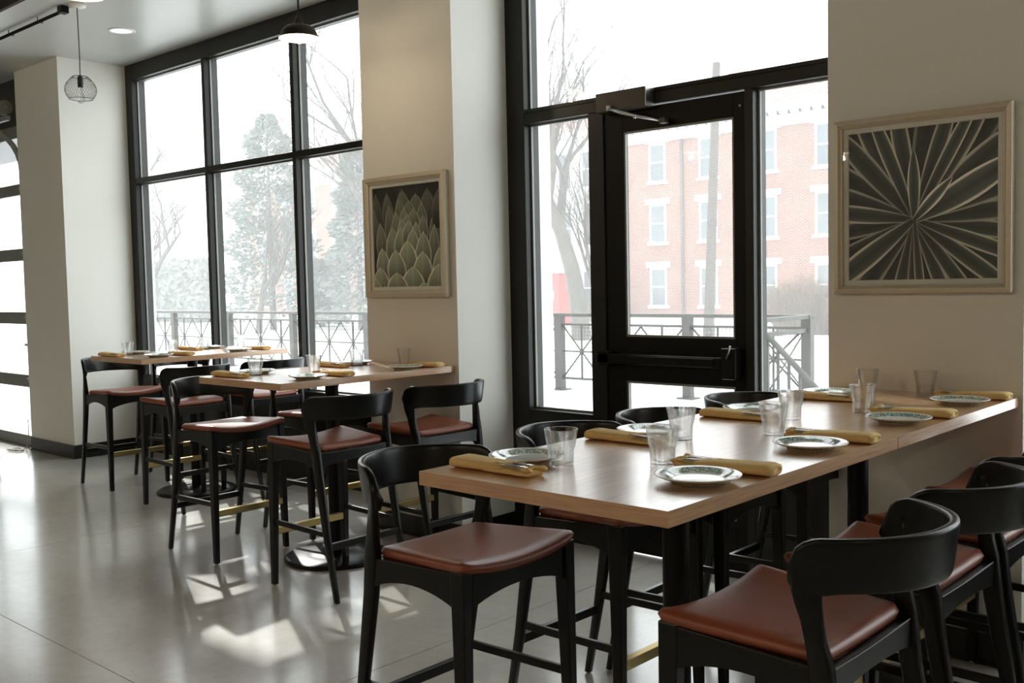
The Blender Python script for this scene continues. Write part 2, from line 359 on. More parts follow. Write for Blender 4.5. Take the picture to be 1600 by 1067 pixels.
# ------------------------------------------------------------------ sectional glass garage door at the left
gd = struct(empty('door_2'))
GY, GX0, GX1 = 4.23, -14.9, -10.33
zr = [(.0, .11), (.60, .725), (1.235, 1.355), (1.87, 1.99), (2.52, 2.63), (3.08, 3.2)]
for z0, z1 in zr: box('section_rail', (GX0, GY, z0), (GX1, GY+.05, z1), 'alu_frame', gd, .003)
xm = [GX0, -13.6, -12.5, -11.4, GX1]
for k in range(5):
    z0, z1 = zr[k][1], zr[k+1][0]
    for j, x in enumerate(xm):
        box('section_stile', (x-.03 if 0 < j < 4 else (x if j == 0 else x-.05), GY, z0), (x+.03 if 0 < j < 4 else (x+.05 if j == 0 else x), GY+.05, z1), 'alu_frame', gd)
    for j in range(4): pane(gd, xm[j]+.03, xm[j+1]-.03, z0, z1, GY, .025)
    box('roller_hinge', (GX1-.07, GY-.03, z0-.075), (GX1-.005, GY, z0-.03), 'galvanised', gd, .004)
    obj('roller', MB().tube([(GX1-.03, GY-.02, z0-.05), (GX1+.035, GY-.02, z0-.05)], .012, 8), 'steel', gd)
box('weather_seal', (GX0, GY+.005, 0), (GX1, GY+.045, .006), 'baseboard_black', gd)
tr = [(GX1+.04, GY-.02, z) for z in (.02, .8, 1.6, 2.4, 2.75)]
for k in range(1, 9):
    a = k/8*math.pi/2; tr.append((GX1+.04, GY-.02-.42*(1-math.cos(a)), 2.75+.42*math.sin(a)))
tr.append((GX1+.04, 2.2, 3.17))
obj('track', MB().tube(tr, .028, 8), 'galvanised', gd)
box('track_post', (GX1+.025, GY+.01, 0), (GX1+.085, GY+.06, 3.45), 'galvanised', gd)
obj('torsion_shaft', MB().tube([(GX0, GY-.12, 3.36), (GX1+.02, GY-.12, 3.36)], .018, 8), 'galvanised', gd)
obj('cable_drum', MB().tube([(GX1-.12, GY-.12, 3.36), (GX1-.02, GY-.12, 3.36)], .07, 14), 'galvanised', gd)
box('track_hanger', (GX1-.5, GY-.16, 3.22), (GX1+.08, GY-.12, 3.265), 'galvanised', gd)
obj('cross_brace', MB().tube([(GX1-.65, GY-.3, 3.14), (GX1-.1, GY-.12, 3.36)], .012, 6), 'galvanised', gd)
box('side_lock', (GX1-.06, GY-.035, 1.02), (GX1+.09, GY-.02, 1.045), 'steel', gd)
struct(box('wall_door_head', (-15.7, GY+.06, 3.1), (XC1L, 5.03, ZC), 'dark_bronze'))
struct(box('wall_door_jamb', (-15.7, GY, 0), (GX0, 5.03, 3.1), 'wall_paint'))
struct(box('wall_door_return', (GX1+.09, GY, 0), (XC1L, 5.03, 3.1), 'dark_bronze'))
cp = []
for k in range(60):
    a = k*.42; cp.append((-10.30+.085*math.cos(a)*(1+.25*math.sin(k*.9))-.03*math.sin(a*.31), 4.03+.06*math.sin(a)*(1+.2*math.cos(k*.7)), .006+.012*abs(math.sin(k*.37))))
cp += [(-10.22, 4.10, .02), (-10.24, 4.13, .12), (-10.245, 4.135, .3)]
tag(obj('cable', MB().tube(cp, .004, 5), 'nylon'), 'loose coil of pale cable on the floor by the garage door', 'cable')
# ------------------------------------------------------------------ tables
ZT, TT, TW, TL = 1.07, .036, .762, 1.219
def make_table(first=[None]):
    if first[0] is None:
        r = empty('bar_table')
        e = .0015
        t = obj('tabletop', MB().box((-TW/2+e, -TL/2+e, ZT-TT), (TW/2-e, TL/2-e, ZT)), 'oak_laminate', r)
        for sg in (-1, 1):
            obj('edge_band', MB().box((sg*(TW/2-e), -TL/2, ZT-TT), (sg*TW/2, TL/2, ZT)), 'oak_laminate', t)
            obj('edge_band', MB().box((-TW/2+e, sg*(TL/2-e), ZT-TT), (TW/2-e, sg*TL/2, ZT)), 'oak_crossways', t)
        obj('post', MB().lathe([(.038, .02), (.038, ZT-TT-.012)], 24), 'black_metal', r)
        obj('base_plate', MB().lathe([(0, 0), (.288, 0), (.297, .004), (.297, .014), (.285, .022), (.16, .027), (.06, .034), (.05, .045), (0, .045)], 48), 'black_metal', r)
        sp = MB().box((-.18, -.025, ZT-TT-.010), (.18, .025, ZT-TT)); sp.box((-.025, -.22, ZT-TT-.012), (.025, .22, ZT-TT-.001))
        obj('top_spider', sp, 'black_metal', r); first[0] = r; return r
    return copy_tree(first[0])
TAB = {}
for key, xc, y0, lab in (('near_a', -1.5457, 1.751, 'oak bar table at the free end of the front long pair, nearest the camera'),
                    ('near_b', -1.5457, 2.975, 'oak bar table pushed to the pillar with the agave picture'),
                    ('mid', -4.6225, 2.9405, 'oak bar table against the pillar with the artichoke picture'),
                    ('far', -7.0158, 3.463, 'oak bar table farthest back, in front of the big three-pane window')):
    t = make_table(); t.location = (xc, y0+TL/2, 0)
    if key == 'near_b': t.scale = (1, (YP-.001-y0)/TL, 1); t.location.y = (YP-.001+y0)/2
    tag(t, lab, 'table', 'oak bar tables'); TAB[key] = t
# ------------------------------------------------------------------ stools
def superellipse(a, b, n, e, cx=0, cz=0):
    out = []
    for k in range(n):
        t = 2*math.pi*k/n; c, s_ = math.cos(t), math.sin(t)
        out.append((cx+a*math.copysign(abs(c)**(2/e), c), cz+b*math.copysign(abs(s_)**(2/e), s_)))
    return out
def saddle(x, y):      # height of the seat surface above its middle
    k = (x+.13)/.40
    return (.005+.021*max(0, min(1, k)))*(y/.235)**2
def make_stool():
    r = empty('bar_stool')
    W = 'black_wood'
    # front legs
    for s in (-1, 1):
        b = [(.232, s*.247), (.262, s*.247), (.262, s*.219), (.232, s*.219)]
        t = [(.208, s*.243), (.262, s*.243), (.262, s*.203), (.208, s*.203)]
        mb = MB().hexa([(x, y, .008) for x, y in b], [(x, y, .736+saddle(.24, .22)) for x, y in t])
        lg = obj('leg', mb, W, r, .004)
        obj('glide', MB().lathe([(0, 0), (.009, 0), (.009, .009)], 10, (.247, s*.233, 0)), 'nylon', lg)
    # rear legs: raked foot, upright above the seat, growing into the back band
    for s in (-1, 1):
        sec = [(.008, -.266, .228, .013, .012), (.30, -.205, .226, .018, .014), (.62, -.150, .226, .025, .0155), (.74, -.136, .228, .026, .016), (.79, -.127, .233, .0215, .0150, .2), (.838, -.120, .237, .024, .0138, .6), (.872, -.113, .2405, .0285, .0124, .95), (.897, -.1105, .2425, .0315, .0116, 1), (.935, -.111, .245, .0315, .0110, 1), (.968, -.112, .2463, .028, .0095, 1)]
        rings = []
        for z, x, y, hx, hy, *tw in sec:
            th_ = s*math.radians(28)*(tw[0] if tw else 0); c_, s_ = math.cos(th_), math.sin(th_)
            rings.append([(x+px*c_-py*s_, s*y+px*s_+py*c_, z) for px, py in superellipse(hx, hy, 16, 5)])
        lg = obj('leg', MB().loft(rings), W, r)
        obj('glide', MB().lathe([(0, 0), (.009, 0), (.009, .009)], 10, (-.266, s*.228, 0)), 'nylon', lg)
    # curved back band, rounded shoulders running down into the rear legs
    rings = []; n = 48
    for i in range(n+1):
        t = -1+2*i/n; a = t*math.radians(78)
        ox, oy = -.306+.2325*(1-math.cos(a))/(1-math.cos(math.radians(78))), .256*math.sin(a)/math.sin(math.radians(78))
        nx, ny = -math.cos(a*.80), math.sin(a*.80)       # outward
        q = abs(t)
        zt = 1.020 - .008*q; zb = .898 - .002*q
        if q > .82: k = (q-.82)/.18; zt -= .064*(1-math.sqrt(max(0, 1-k*k)))
        if q > .66: k = (q-.66)/.34; zb -= .026*min(1, k)**1.8
        if q > .93: zb += .045*((q-.93)/.07)**1.6
        th = .0125; zc = (zt+zb)/2; hz = (zt-zb)/2
        lean = .016
        ring = []
        for du, dz in superellipse(th, hz, 20, 6):
            l = (dz/hz)*lean*-.5
            ring.append((ox+nx*(du-l), oy+ny*(du-l), zc+dz))
        rings.append(ring)
    obj('backrest', MB().loft(rings), W, r)
    # rails with arched undersides
    def rail(p0, p1, th, top, bot0, botm, name, sad=None):
        p0 = Vector(p0); p1 = Vector(p1); d = (p1-p0); nn = Vector((-d.y, d.x)).normalized()*th/2
        rg = []
        for i in range(13):
            t = i/12; p = p0+d*t; zt = top+(saddle(p.x, p.y) if sad else 0); zb = bot0+(botm-bot0)*math.sin(math.pi*t)**.7
            rg.append([(p.x+nn.x, p.y+nn.y, zb), (p.x-nn.x, p.y-nn.y, zb), (p.x-nn.x, p.y-nn.y, zt), (p.x+nn.x, p.y+nn.y, zt)])
        return obj(name, MB().loft(rg, smooth=False), W, r, .003)
    for s in (-1, 1): rail((-.14, s*.224), (.235, s*.228), .026, .731, .640, .684, 'side_rail', True)
    rail((.238, -.215), (.238, .215), .026, .728, .636, .678, 'front_rail', True)
    rail((-.142, -.215), (-.142, .215), .026, .728, .658, .676, 'rear_rail', True)
    # stretchers
    for s in (-1, 1): obj('stretcher', MB().hexa([(-.202, s*.216, .318), (.237, s*.222, .326), (.237, s*.238, .326), (-.202, s*.232, .318)], [(-.202, s*.216, .346), (.237, s*.222, .354), (.237, s*.238, .354), (-.202, s*.232, .346)]), W, r, .003)
    obj('stretcher', MB().box((-.224, -.22, .256), (-.202, .22, .290)), W, r, .003)
    fr = obj('footrest', MB().box((.232, -.226, .268), (.254, .226, .302)), W, r, .002)
    tag(obj('kick_plate', MB().box((.2285, -.222, .271), (.2575, .222, .3055)), 'brass', fr, .0015), 'brushed brass footrest plate')
    for s in (-1, 1): obj('screw', MB().lathe([(0, .0015), (.004, .0015), (.004, 0)], 8, (.243, s*.20, .3055)), 'steel', fr)
    # upholstered saddle seat
    mb = MB(); nu, nv = 24, 24; vs = []; idx = {}
    def pt(u, v, side):
        x = .0675+u*.205
        hw = .214+.040*(u+1)/2
        # rounded plan corners
        cx, cy = abs(u), abs(v); k = max(0, (cx-.86)/.14)*max(0, (cy-.86)/.14)
        x -= math.copysign(.011*k, u); y = v*hw - math.copysign(.011*k, v)
        e = max(cx, cy); edge = max(0, (e-.80)/.20)
        crown = .006*(1-u*u)*(1-v*v)
        zt = .764+saddle(x, y)+crown
        drop = .017*(1-math.sqrt(max(0, 1-edge*edge)))
        if side > 0: return (x, y, zt-drop)
        return (x-.006*u*edge, y-.006*v*edge, .7300+saddle(x, y)+.012*(1-math.sqrt(max(0, 1-edge*edge)))*0)
    for side in (1, -1):
        for i in range(nu+1):
            for j in range(nv+1):
                u, v = -1+2*i/nu, -1+2*j/nv
                u, v = math.sin(u*math.pi/2)*.35+u*.65, math.sin(v*math.pi/2)*.35+v*.65
                idx[side, i, j] = len(vs); vs.append(pt(u, v, side))
    fs = []
    for i in range(nu):
        for j in range(nv):
            fs.append((idx[1, i, j], idx[1, i+1, j], idx[1, i+1, j+1], idx[1, i, j+1])); fs.append((idx[-1, i, j], idx[-1, i, j+1], idx[-1, i+1, j+1], idx[-1, i+1, j]))
    for i in range(nu):
        for j in (0, nv): fs.append((idx[1, i, j], idx[1, i+1, j], idx[-1, i+1, j], idx[-1, i, j]))
    for j in range(nv):
        for i in (0, nu): fs.append((idx[1, i, j], idx[1, i, j+1], idx[-1, i, j+1], idx[-1, i, j]))
    mb.add(vs, fs, True)
    tag(obj('seat', mb, 'tan_leather', r), 'saddle-shaped tan leather seat pad')
    return r
stool0 = make_stool()
XA, XB = -1.9278, -1.1635
ST = [   # x, y, facing (radians), label
 (-2.205, 2.16, 0.0, 'black bar stool on the left of the front long table, nearest the camera'),
 (-2.18, 2.86, -.02, 'black bar stool on the left of the front long table, second from the camera'),
 (-2.13, 3.40, 0.02, 'black bar stool on the left of the front long table, third, before the glass door'),
 (-2.14, 4.08, 0.0, 'black bar stool on the left of the front long table, farthest, by the right sidelite'),
 (-1.06, 2.18, math.pi, 'black bar stool at the bottom right corner, back turned to the camera'),
 (-1.06, 2.80, math.pi, 'black bar stool second on the right of the front table, behind the nearest one'),
 (-1.07, 3.365, math.pi, 'black bar stool third on the right of the front table, cut by the picture edge'),
 (-1.08, 3.912, math.pi, 'black bar stool last on the right of the front table, beside the agave pillar'),
 (-5.275, 3.255, 0.0, 'black bar stool at the front left of the middle table, in side view'),
 (-5.28, 3.92, 0.0, 'black bar stool at the back left of the middle table, mostly hidden under it'),
 (-4.185, 3.23, math.pi, 'black bar stool at the front right of the middle table, by its base plate'),
 (-4.13, 3.85, math.pi-.03, 'black bar stool at the back right of the middle table, before the artichoke pillar'),
 (-7.76, 3.87, 0.0, 'black bar stool at the front left of the farthest table, beside the white pillar'),
 (-7.77, 4.46, 0.0, 'black bar stool at the back left of the farthest table, nearly hidden'),
 (-6.59, 3.79, math.pi, 'black bar stool at the front right of the farthest table, behind the middle table stools'),
 (-6.56, 4.41, math.pi, 'black bar stool at the back right of the farthest table, under the big window'),
]
for i, (x, y, a, lab) in enumerate(ST):
    o = stool0 if i == 0 else copy_tree(stool0)
    o.location = (x, y, 0); o.rotation_euler = (0, 0, a); tag(o, lab, 'bar stool', 'black bar stools with tan seats')
# ------------------------------------------------------------------ place settings
plate_me = MB().lathe([(0, .004), (.055, .004), (.058, .0), (.064, .0), (.067, .005), (.092, .0135), (.1015, .0175), (.1035, .0195), (.1025, .0208), (.0995, .0206), (.09, .0175), (.068, .0115), (.062, .0085), (.056, .0072), (0, .0072)], 56).mesh('plate', 'glazed_plate')
gp = [(0, 0), (.0305, 0), (.0325, .002), (.0345, .046), (.0365, .049), (.0375, .053), (.0445, .096), (.0447, .0975), (.0440, .0985), (.0432, .0975), (.0425, .096), (.0352, .054), (.0338, .048), (.0320, .044), (.0300, .0125), (.028, .010), (0, .009)]
glass_me = MB().lathe(gp, 40).mesh('drinking_glass', 'clear_glass')
def napkin_mesh(seed):
    rnd = random.Random(seed)
    out = []
    # folded tail lying flat (towards the table middle) and the rolled sleeve
    for kind in ('tail', 'sleeve'):
        rings = []
        n = 14
        x0, x1 = (-.06, .13) if kind == 'tail' else (-.135, .045)
        for i in range(n+1):
            t = i/n; x = x0+(x1-x0)*t
            if kind == 'tail':
                hw = .036*(1-.06*math.sin(t*6+seed)); hh = .0075+.0012*math.sin(t*9+seed*2)
                if i in (0, n): hw *= .93; hh *= .8
                zc = hh+.0006
                if t > .86: hh *= 1.25; zc = hh+.0006
            else:
                e = math.sin(min(1, t/.10)*math.pi/2) if t < .10 else 1
                hw = .0395*(.93+.07*e)*(1+.03*math.sin(t*5+seed)); hh = (.0155-.003*t)*(.86+.14*e); zc = hh+.0004
            sh = (.010*(t-.5) if kind == 'sleeve' else 0)
            ring = []
            for k, (a, b) in enumerate(superellipse(hw, hh, 22, 3.1)):
                wob = 1+.05*math.sin(k*1.7+seed+i*.6)*(.6 if kind == 'sleeve' else 1)
                slant = (a/hw)*.022 if (kind == 'sleeve' and t > .8) else 0
                ring.append((x+slant*(t-.8)/.2 if slant else x, a+sh, max(.0003, zc+b*wob)))
            rings.append(ring)
        out.append(MB().loft(rings).mesh('napkin_'+kind, 'mustard_linen'))
    # crumpled lip at the open end of the fold
    rings = []
    for i in range(9):
        t = i/8; y = -.036+.072*t
        cx = .120+.008*math.sin(t*7+seed); cz = .0175+.003*math.sin(t*11+seed)
        rings.append([(cx+a*(1+.2*math.sin(t*9)), y, max(.0005, cz+b)) for a, b in superellipse(.012, .0055+.002*math.sin(t*8+seed), 10, 2)])
    out.append(MB().loft(rings).mesh('napkin_lip', 'mustard_linen'))
    sp = []
    for k in range(40):      # rolled edge showing at the closed end
        a = k*.36; q = 1-.62*k/40
        sp.append((-.1352-.0006*math.sin(k), .034*q*math.cos(a)-.005, .0134+.0110*q*math.sin(a)))
    out.append(MB().tube(sp, .0017, 6).mesh('napkin_roll', 'mustard_linen'))
    return out
NAP = [napkin_mesh(s) for s in (1, 2.3, 4.1)]
def strip(pts, th):      # flat strip along x: (x, half width, z)
    rings = [[(x, -hw*1.25, z-th/2), (x, hw*1.25, z-th/2), (x, hw*1.25, z+th/2), (x, -hw*1.25, z+th/2)] for x, hw, z in pts]
    return rings
def fork_mesh():
    mb = MB().loft(strip([(.108, .004, .0215), (.104, .0075, .022), (.085, .0085, .0225), (.05, .0048, .0235), (.0, .0032, .0245), (-.03, .0035, .0240), (-.045, .010, .0235), (-.07, .0115, .0235)], .0022), smooth=True)
    for k in range(4):
        y = -.0088+k*.0059; mb.box((-.11, y-.0015, .0226), (-.069, y+.0015, .0244))
    return mb.mesh('fork', 'silver_cutlery')
def knife_mesh():
    mb = MB().loft(strip([(.118, .003, .0215), (.112, .0065, .022), (.09, .0085, .0225), (.04, .0065, .0235), (.0, .005, .0245), (-.06, .009, .0245), (-.105, .009, .024), (-.118, .003, .024)], .0028), smooth=True)
    return mb.mesh('knife', 'silver_cutlery')
fork_me, knife_me = fork_mesh(), knife_mesh()
def setting(where, px, py, nx, ny, na, gx, gy, k):
    z = ZT+.0004
    o = link('plate', plate_me); o.location = (px, py, z); o.rotation_euler = (0, 0, k*.7)
    tag(o, 'white plate with green rim, '+where, 'plate', 'green-rimmed plates')
    o = link('drinking_glass', glass_me); o.location = (gx, gy, z); tag(o, 'clear water tumbler, '+where, 'glass', 'water tumblers')
    r = empty('napkin', (nx, ny, z), na); tag(r, 'folded mustard napkin, '+where, 'napkin', 'mustard napkins')
    for nm, me in zip(('fold', 'sleeve', 'lip', 'rolled_edge'), NAP[k % 3]): link(nm, me, r)
    ca, sa = math.cos(na), math.sin(na)
    for nm, me, dy, rz in (('fork', fork_me, .011, .05), ('knife', knife_me, -.012, -.04)):
        o = link(nm, me); o.location = (nx-sa*dy, ny+ca*dy, z+.0004); o.rotation_euler = (0, 0, na+rz)
        tag(o, 'silver %s tucked in the napkin, %s' % (nm, where), nm, 'silver '+nm+'s')
PI = math.pi
LW = ['left side of front table, nearest camera', 'left side of front table, second from camera', 'left side of front table, third from camera', 'left side of front table, beside the wall']
RW = ['right side of front table, nearest camera', 'right side of front table, second from camera', 'right side of front table, third from camera', 'right side of front table, beside the wall']
for k, (py, ny, gx, gy) in enumerate([(2.02, 1.872, -1.672, 2.02), (2.60, 2.445, -1.655, 2.565), (3.24, 3.065, -1.592, 3.14), (3.86, 3.710, -1.70, 4.02)]):
    setting(LW[k], XA+.135, py, XA+.165 + (.02 if k > 1 else 0), ny, .02*(k-1), gx, gy, k)
for k, (py, ny, gx, gy) in enumerate([(2.05, 2.21, -1.478, 2.20), (2.635, 2.81, -1.478, 2.80), (3.268, 3.45, -1.472, 3.44), (3.848, 4.05, -1.478, 4.052)]):
    setting(RW[k], XB-.115, py, XB-.138, ny, PI-.03*(k-1), gx, gy, k+1)
for w_, a in (('left front of middle table', (-4.88, 3.23, -4.833, 3.035, .03, -4.755, 3.14)), ('left back of middle table', (-4.87, 3.935, -4.86, 3.74, .0, -4.758, 3.847)),
              ('right front of middle table', (-4.345, 3.185, -4.375, 3.375, PI-.02, -4.62, 3.43)), ('right back of middle table', (-4.33, 3.85, -4.36, 4.02, PI, -4.59, 4.075)),
              ('left front of farthest table', (-7.25, 3.74, -7.165, 3.515, .02, -7.16, 3.633)), ('left back of farthest table', (-7.28, 4.40, -7.255, 4.20, 0, -7.195, 4.287)),
              ('right front of farthest table', (-6.76, 3.66, -6.79, 3.85, PI, -7.09, 3.96)), ('right back of farthest table', (-6.75, 4.31, -6.79, 4.50, PI, -7.15, 4.62-.03))):
    setting(w_, *a[:7], len(w_))
# ------------------------------------------------------------------ framed pictures
def print_mesh(w_, h_, leaves, bg):
    """flat botanical print: list of (outline points, axis start, axis end, dark, light); coloured by vertex."""
    vs = []; fs = []; cols = []
    def clip(poly):
        for ax, lim, sg in ((0, 0, 1), (0, 1, -1), (1, 0, 1), (1, 1, -1)):
            out = []
            for i in range(len(poly)):
                p, q = poly[i], poly[(i+1) % len(poly)]
                a, b = (p[ax]-lim)*sg, (q[ax]-lim)*sg
                if a >= 0: out.append(p)
                if (a >= 0) != (b >= 0):
                    t = a/(a-b); out.append(tuple(p[k]+(q[k]-p[k])*t for k in range(len(p))))
            poly = out
            if not poly: break
        return poly
    def put(poly, layer):
        poly = clip(poly)
        if len(poly) < 3: return
        b = len(vs)
        for p in poly: vs.append(((p[0]-.5)*w_, -.00012*layer, (.5-p[1])*h_)); cols.append((p[2], p[3], p[4]))
        fs.append(tuple(range(b, b+len(poly))))
    put([(0, 0, *bg), (1, 0, *bg), (1, 1, *bg), (0, 1, *bg)], 0)
    for L, quads in enumerate(leaves):
        for q in quads: put(q, L+1)
    me = bpy.data.meshes.new('print'); me.from_pydata(vs, [], fs)
    ca = me.color_attributes.new('Col', 'FLOAT_COLOR', 'POINT')
    for i, c in enumerate(cols): ca.data[i].color = (*c, 1)
    me.materials.append(M['art_print']); me.update(); return me
def blade(c, ang, ln, wd, dark, mid, light, base=.10, peak=.55, bend=0, edge=.22):
    """one long leaf seen from above: pale margins, darker middle"""
    n = 14; rows = []
    for i in range(n+1):
        t = i/n; a = ang+bend*t
        cx, cy = c[0]+math.cos(a)*ln*t, c[1]-math.sin(a)*ln*t
        wv = wd*(base+(1-base)*math.sin(min(1, t/peak)*math.pi/2)) if t < peak else wd*math.cos((t-peak)/(1-peak)*math.pi/2)**.8
        px, py = math.sin(a), math.cos(a)
        fade = .35+.65*min(1, t*2.2)
        prof = [(-1, light), (-1+edge, tuple(x*.62 for x in light)), (-1+edge+.1, mid), (0, dark), (1-edge-.1, mid), (1-edge, tuple(x*.62 for x in light)), (1, light)]
        rows.append([(cx+px*s*wv, cy+py*s*wv, *(x*fade for x in col)) for s, col in prof])
    return [[rows[i][j], rows[i][j+1], rows[i+1][j+1], rows[i+1][j]] for i in range(n) for j in range(6)]
def scale_leaf(u, v, w_, h_, tilt, tone, seed):
    """one upright pointed bract: pale rim, soft grey-green body fading to black at its foot"""
    n = 12; rows = []
    for i in range(n+1):
        t = i/n
        hw = w_/2*(math.sin(min(1, t/.55)*math.pi/2)**.8 if t < .55 else 1-.25*((t-.55)/.45))
        cx = u+tilt*t*h_; cy = v+h_*t
        f = (1-t)**1.15
        body = tuple(x*f*tone for x in (.26, .285, .21)); rim = tuple(x*(f*.8+.1)*tone for x in (.95, .90, .72)); keel = tuple(x*f*tone for x in (.40, .42, .32))
        prof = [(-1, rim), (-.86, tuple(x*.5 for x in rim)), (-.72, body), (-.06, body), (0, keel), (.06, body), (.72, tuple(x*.75 for x in body)), (.86, tuple(x*.4 for x in rim)), (1, rim)]
        rows.append([(cx+s*hw, cy, *col) for s, col in prof])
    q = [[rows[i][j], rows[i][j+1], rows[i+1][j+1], rows[i+1][j]] for i in range(n) for j in range(8)]
    tip = tuple(min(.95, x*tone) for x in (1.1, .95, .75))
    q.append([(u-.008, v+.012, *tip), (u, v-.006, *tip), (u+.008, v+.012, *tip), (u, v+.03, *tip)])
    return q
def picture(name, lab, x0, x1, z0, z1, print_me, fw, mw):
    yb = YP; d = .042
    r = empty(name, ((x0+x1)/2, yb, (z0+z1)/2)); tag(r, lab, 'picture', 'framed botanical pictures')
    hw, hh = (x1-x0)/2, (z1-z0)/2
    prof = [(0, 0), (0, -d), (fw*.55, -d-.004), (fw*.8, -d+.006), (fw, -d+.010), (fw, -.012), (fw, 0)]   # inset, depth
    cs = [(-hw, -hh), (hw, -hh), (hw, hh), (-hw, hh)]; ins = [(1, 1), (-1, 1), (-1, -1), (1, -1)]
    for k in range(4):
        a, b = k, (k+1) % 4
        rg = [[(c[0]+i[0]*p, q, c[1]+i[1]*p) for p, q in prof] for c, i in ((cs[a], ins[a]), (cs[b], ins[b]))]
        obj('frame_rail', MB().loft(rg, smooth=False), 'champagne_frame', r, .0015)
    obj('backing', MB().box((-hw+fw*.7, -.012, -hh+fw*.7), (hw-fw*.7, -.004, hh-fw*.7)), 'mat_board', r)
    # window mat: four bevelled strips
    i0, i1 = fw*.9, fw+mw
    for k in range(4):
        a, b = k, (k+1) % 4
        rg = [[(c[0]+i[0]*p, q, c[1]+i[1]*p) for p, q in ((i0, -.012), (i0, -.0215), (i1-.003, -.0215), (i1, -.018), (i1, -.012))] for c, i in ((cs[a], ins[a]), (cs[b], ins[b]))]
        obj('mat_strip', MB().loft(rg, smooth=False), 'mat_board', r)
    p = link('print', print_me, r); p.location = (0, -.0125, 0)
    g = obj('glazing', MB().add([(-hw+fw*.9, -.026, -hh+fw*.9), (hw-fw*.9, -.026, -hh+fw*.9), (hw-fw*.9, -.026, hh-fw*.9), (-hw+fw*.9, -.026, hh-fw*.9)], [(0,1,2,3)]), 'picture_glass', r)
    return r
# agave rosette
C0 = (.465, .605); lv = []
D, MI, LI = (.024, .030, .025), (.08, .094, .08), (.82, .80, .70)
def bl(deg, ln, wd, tone=1, bend=0, base=.25, peak=.55, edge=.2): lv.append(blade(C0, math.radians(deg), ln, wd, tuple(x*tone for x in D), tuple(x*tone for x in MI), tuple(x*tone for x in LI), base, peak, bend, edge))
for a in (140, 168, 197, 222, 250, 283, 313, 345, 12, 33, 52, 82, 108, 125): bl(a, 1.05, .085, .45)
for a, w1, t in ((147, .075, .7), (160, .07, .8), (187, .06, .75), (205, .055, .8), (232, .07, .8), (258, .05, .9), (268, .035, 1.0), (292, .05, .95), (305, .05, .9), (330, .06, .9), (350, .055, .9), (4, .065, .8), (18, .06, .9), (40, .085, 1.0), (58, .07, 1.0), (72, .055, 1.0), (100, .06, 1.0), (118, .075, 1.0), (131, .07, .8)): bl(a, .95, w1, t)
for a, ln, w1, t in ((172, .8, .06, 1.1), (217, .85, .075, 1.35), (322, .95, .055, 1.1), (338, .9, .05, 1.2), (275, .8, .032, 1.1), (62, .95, .045, 1.3), (112, .9, .05, 1.15)): bl(a, ln, w1, t)
bl(27, .82, .085, 1.9, .05, .3, .5, .16); bl(91, .47, .042, 1.5, 0, .35, .5); bl(47, .36, .040, 2.0, 0, .4, .5, .3)
agave = print_mesh(.612, .612, lv, (.012, .014, .012))
# artichoke-like bud
PR = [(340,210,110,330),(225,232,80,300),(140,232,60,260),(440,250,110,260),(525,222,110,330),(390,297,90,200),(320,282,80,230),(240,322,75,320),(125,347,50,300),(482,322,80,260),(588,372,90,300),(600,240,70,250),(292,377,80,260),(350,352,70,200),(422,362,90,190),(375,397,60,150),(492,407,70,260),(172,447,75,300),(338,425,80,230),(262,482,105,330),(440,455,75,260),(330,487,110,260),(385,445,80,190),(570,487,75,330),(415,507,95,260),(492,533,110,320),(375,587,135,300),(182,637,95,260),(285,657,130,260),(485,677,130,260),(603,650,80,280),(165,782,115,230),(410,785,160,240),(290,825,145,200),(596,772,140,260),(130,860,70,200),(490,897,90,150),(197,925,90,120)]
lv2 = []
for k, (x, y, w1, h1) in enumerate(PR):
    u, v = (x-115)/500, (y-178)/762; t = .45+1.0*min(1, max(0, (v-.05)/.45)); t *= (1-.55*min(1, abs(u-.52)*1.3)) if v < .6 else .95
    lv2.append(scale_leaf(u, v, w1/500*1.12, h1/762*1.1, (.04 if u < .5 else -.02) + (.10*(.5-u)), t*1.35, k))
prot = print_mesh(.612, .624, lv2, (.006, .007, .005))
picture('framed_picture', 'silver-framed dark photograph of artichoke-like leaves on the middle pillar', -4.990, -4.2585, 1.4745, 2.2145, prot, .042, .022)
picture('framed_picture', 'silver-framed dark photograph of a spiky agave rosette on the right pillar', -1.8885, -1.1850, 1.473, 2.1955, agave, .034, .022)
